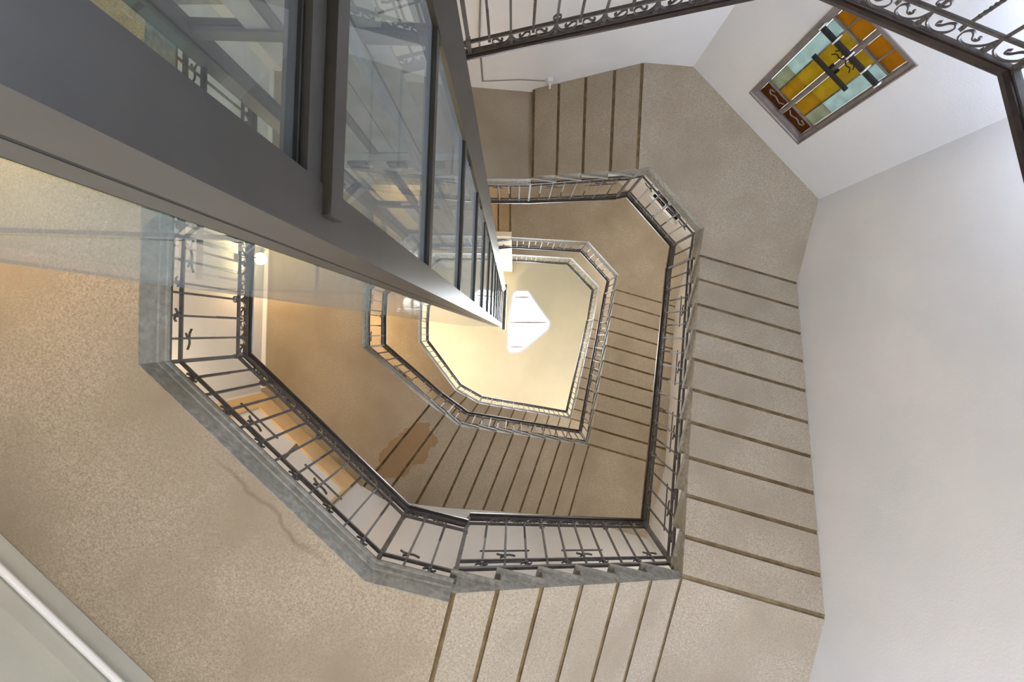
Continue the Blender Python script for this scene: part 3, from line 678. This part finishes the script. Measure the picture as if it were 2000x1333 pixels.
# ------------------------------------------------------------------ doors on the diagonal wall
DD = (v2(W8)-v2(W7)).normalized(); DN = Vector((-DD.y, DD.x)); DN = DN if DN.dot(-v2(W7)) > 0 else -DN
def dbox(mb, s0, s1, a, b, o0, o1):
    c = v2(W7)+DD*(s0+s1)/2+DN*(o0+o1)/2
    mb.box((c.x, c.y, (a+b)/2), (DD.x*(s1-s0)/2, DD.y*(s1-s0)/2, 0), (DN.x*(o1-o0)/2, DN.y*(o1-o0)/2, 0), (0, 0, (b-a)/2))
for di, (za, zb_) in enumerate(DOORS):
    e = bpy.data.objects.new('door_%d' % (di+1), None); COL.objects.link(e); e['kind'] = 'structure'
    s0, s1 = DOOR_S; sm = (s0+s1)/2
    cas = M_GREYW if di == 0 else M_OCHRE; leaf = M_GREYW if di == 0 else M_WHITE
    def dp(name, mat, *r, parent=e):
        mb = MB()
        for q in r: dbox(mb, *q)
        return mb.build(name, mat, parent)
    if di == 0:
        cs = dp('door_frame', cas, (s0, s0+.10, za, zb_, -.25, .02), (s1-.10, s1, za, zb_, -.25, .02), (s0+.1, s1-.1, zb_-.09, zb_, -.25, .02))
        c0 = v2(W7)+DD*(s0-.08)+DN*.03; c1 = v2(W7)+DD*(s1+.08)+DN*.03
        mb = MB(); mb.tube([(c0.x, c0.y, zb_+.03), (c1.x, c1.y, zb_+.03)], .02, 10); mb.build('head_moulding', M_WHITE, e)
        dp('head_band', M_GREYW, (-.0, s1+.35, zb_, z1-.004, .0, .012))  # added band that makes the wall above the lowest door grey-green
    else:
        cs = dp('door_frame', cas, (s0-.06, s0+.02, za, zb_+.385, -.02, .015), (s1-.02, s1+.20, za, zb_+.385, -.02, .015), (s0+.02, s1-.02, zb_-.01, zb_+.385, -.02, .015))
        dp('transom_light', M_WHITE, (s0+.02, s1-.02, zb_-.75, zb_-.01, -.06, -.02))
        if di == 1:
            mb = MB(); dbox(mb, sm-.02, sm+.02, zb_-.46, zb_-.43, -.02, .22); mb.build('closer_arm', M_IRON, e)
    for (a, b) in ((s0+.11, sm-.004), (sm+.004, s1-.11)):
        lf = dp('door_leaf', leaf, (a, b, za+.005, zb_-(.09 if di == 0 else .76), -.12, -.08))
        for (p0, p1) in ((.12, .75), (.85, 1.9)):
            dp('door_panel', leaf, (a+.10, b-.10, za+p0, za+p1, -.08, -.065), parent=lf)

# cornice strip on the left wall under the middle landing
zz = z2-.045
mb = MB()
sweep([(W9[0]+.004, W9[1]+.02, zz), (W8[0]+.008, W8[1]-.05, zz)], [(0, 0), (.05, .02), (.05, .045), (0, .045)], True, M_WHITE, 'trim_1', None, side=inward(W9, W8)); struct(bpy.data.objects['trim_1'])

# ------------------------------------------------------------------ small things
# cable conduit and sensor on the back wall, beside the lift
def bk(x, z, off=.012): return (x, backy(x)+off, z)
mb = MB(); mb.tube([bk(-.30, 4.3), bk(-.42, 5.6), bk(-.435, 6.50)], .012, 6); mb.tube([bk(-.435, 6.50), bk(.10, 6.38), bk(.45, 6.36)], .006, 6)
tag(mb.build('wall_conduit', M_WFRAME), 'thin pale cable conduit bent along the back wall near the lift', 'conduit')
t = thing('wall_sensor', 'small white sensor box at the upper edge of the back wall', 'sensor')
mb = MB(); mb.box(bk(.52, 6.30, .03), (.035, 0, 0), (0, .028, 0), (0, 0, .03)); mb.build('housing', M_PLAST, t)
mb = MB(); mb.tube([bk(.52, 6.33, .04), bk(.52, 6.40, .09)], .014, 8); mb.build('head', M_PLAST, t)
# globe wall lamps (lit)
def globe_lamp(label, base, tip, mat, r=.09, group=None):
    t = thing('wall_lamp', label, 'lamp', group); B_ = Vector(base); T = Vector(tip)
    mb = MB(); mb.tube([B_, B_+(T-B_).normalized()*.02], .05, 14); mb.build('wall_plate', M_IRON, t)
    mb = MB(); mb.tube([B_, B_.lerp(T, .6)+Vector((0, 0, -.03)), T+Vector((0, 0, -r))], .010, 8); mb.build('arm', M_IRON, t)
    mb = MB(); mb.sphere(T, r, 14, 8); mb.build('globe', mat, t, True)
    return t
globe_lamp('warm globe lamp on the left wall of the middle storey, seen through glass', (-3.66, -1.0, 6.0), (-3.42, -1.0, 6.1), M_LAMPW, .08)
globe_lamp('warm globe lamp high up behind the lift glass', (-2.51, backy(-2.51), 9.9), (-2.51, -3.55, 10.0), M_LAMPW, .10)
globe_lamp('warm globe lamp on the left wall of the uppermost storey', (-3.69, -.35, 9.8), (-3.44, -.35, 9.9), M_LAMPW, .08)
globe_lamp('warm globe lamp on the left wall above the large landing', (-3.66, -1.1, 2.0), (-3.44, -1.1, 2.1), M_LAMPW, .09)
# made-up fill lamps in the corners, added to brighten the stairs (the slabs hide most of them from below)
def corner_fill_lamp(label, p, z, mat):
    P_ = v2(p); c = -P_.normalized(); b_ = P_+c*.03; t_ = P_+c*.27
    globe_lamp(label, (b_.x, b_.y, z-.1), (t_.x, t_.y, z), mat)
corner_fill_lamp('added fill lamp in the right corner above the bottom corner landing', W6, 6.2, M_FILLL)
corner_fill_lamp('added fill lamp in the corner above the window landing', W5, 7.6, M_FILLS)
corner_fill_lamp('added fill lamp in the right corner of the middle storey', W6, 10.6, M_FILLS)
corner_fill_lamp('added fill lamp in the corner above the plain middle landing', W5, 12.1, M_FILLS)
corner_fill_lamp('added fill lamp in the right corner of the uppermost storey', W6, 13.7, M_FILLS)
corner_fill_lamp('added fill lamp in the left corner above the large landing', W8, 4.25, M_FILLO)
corner_fill_lamp('added fill lamp in the left corner above the middle landing', W8, 8.8, M_FILLO)
corner_fill_lamp('added fill lamp in the left corner above the uppermost landing', W8, 13.0, M_FILLH)
corner_fill_lamp('cool lamp added for daylight in the corner below the stained glass window', W5, 2.2, M_FILLD)  # this and the next are added in place of window daylight
corner_fill_lamp('cool lamp added for daylight in the lowest right corner', W6, 1.6, M_FILLD)
# fill lamps added on the ground floor to light the soffits, unseen below the camera
def at_wall(A, B, s, off): d = (v2(B)-v2(A)).normalized(); n = Vector((-d.y, d.x)); n = n if n.dot(-v2(A)) > 0 else -n; p = v2(A)+d*s+n*off; return p
globe_lamp('added neutral fill lamp in the ground floor hall, front wall', (.55, bott(.55)-.01, -.5), (.6, bott(.6)-.25, -.45), M_FILLN, .13)
mb = MB()
t = thing('fill_post_lamp', 'added fill lamp on a short post in the middle of the hall', 'lamp')
mb.tube([(-.7, .9, FLOOR_Z), (-.7, .9, -.62)], .02, 10); mb.build('post', M_IRON, t); mb = MB(); mb.sphere((-.7, .9, -.5), .13, 14, 8); mb.build('globe', M_FILLC, t, True)
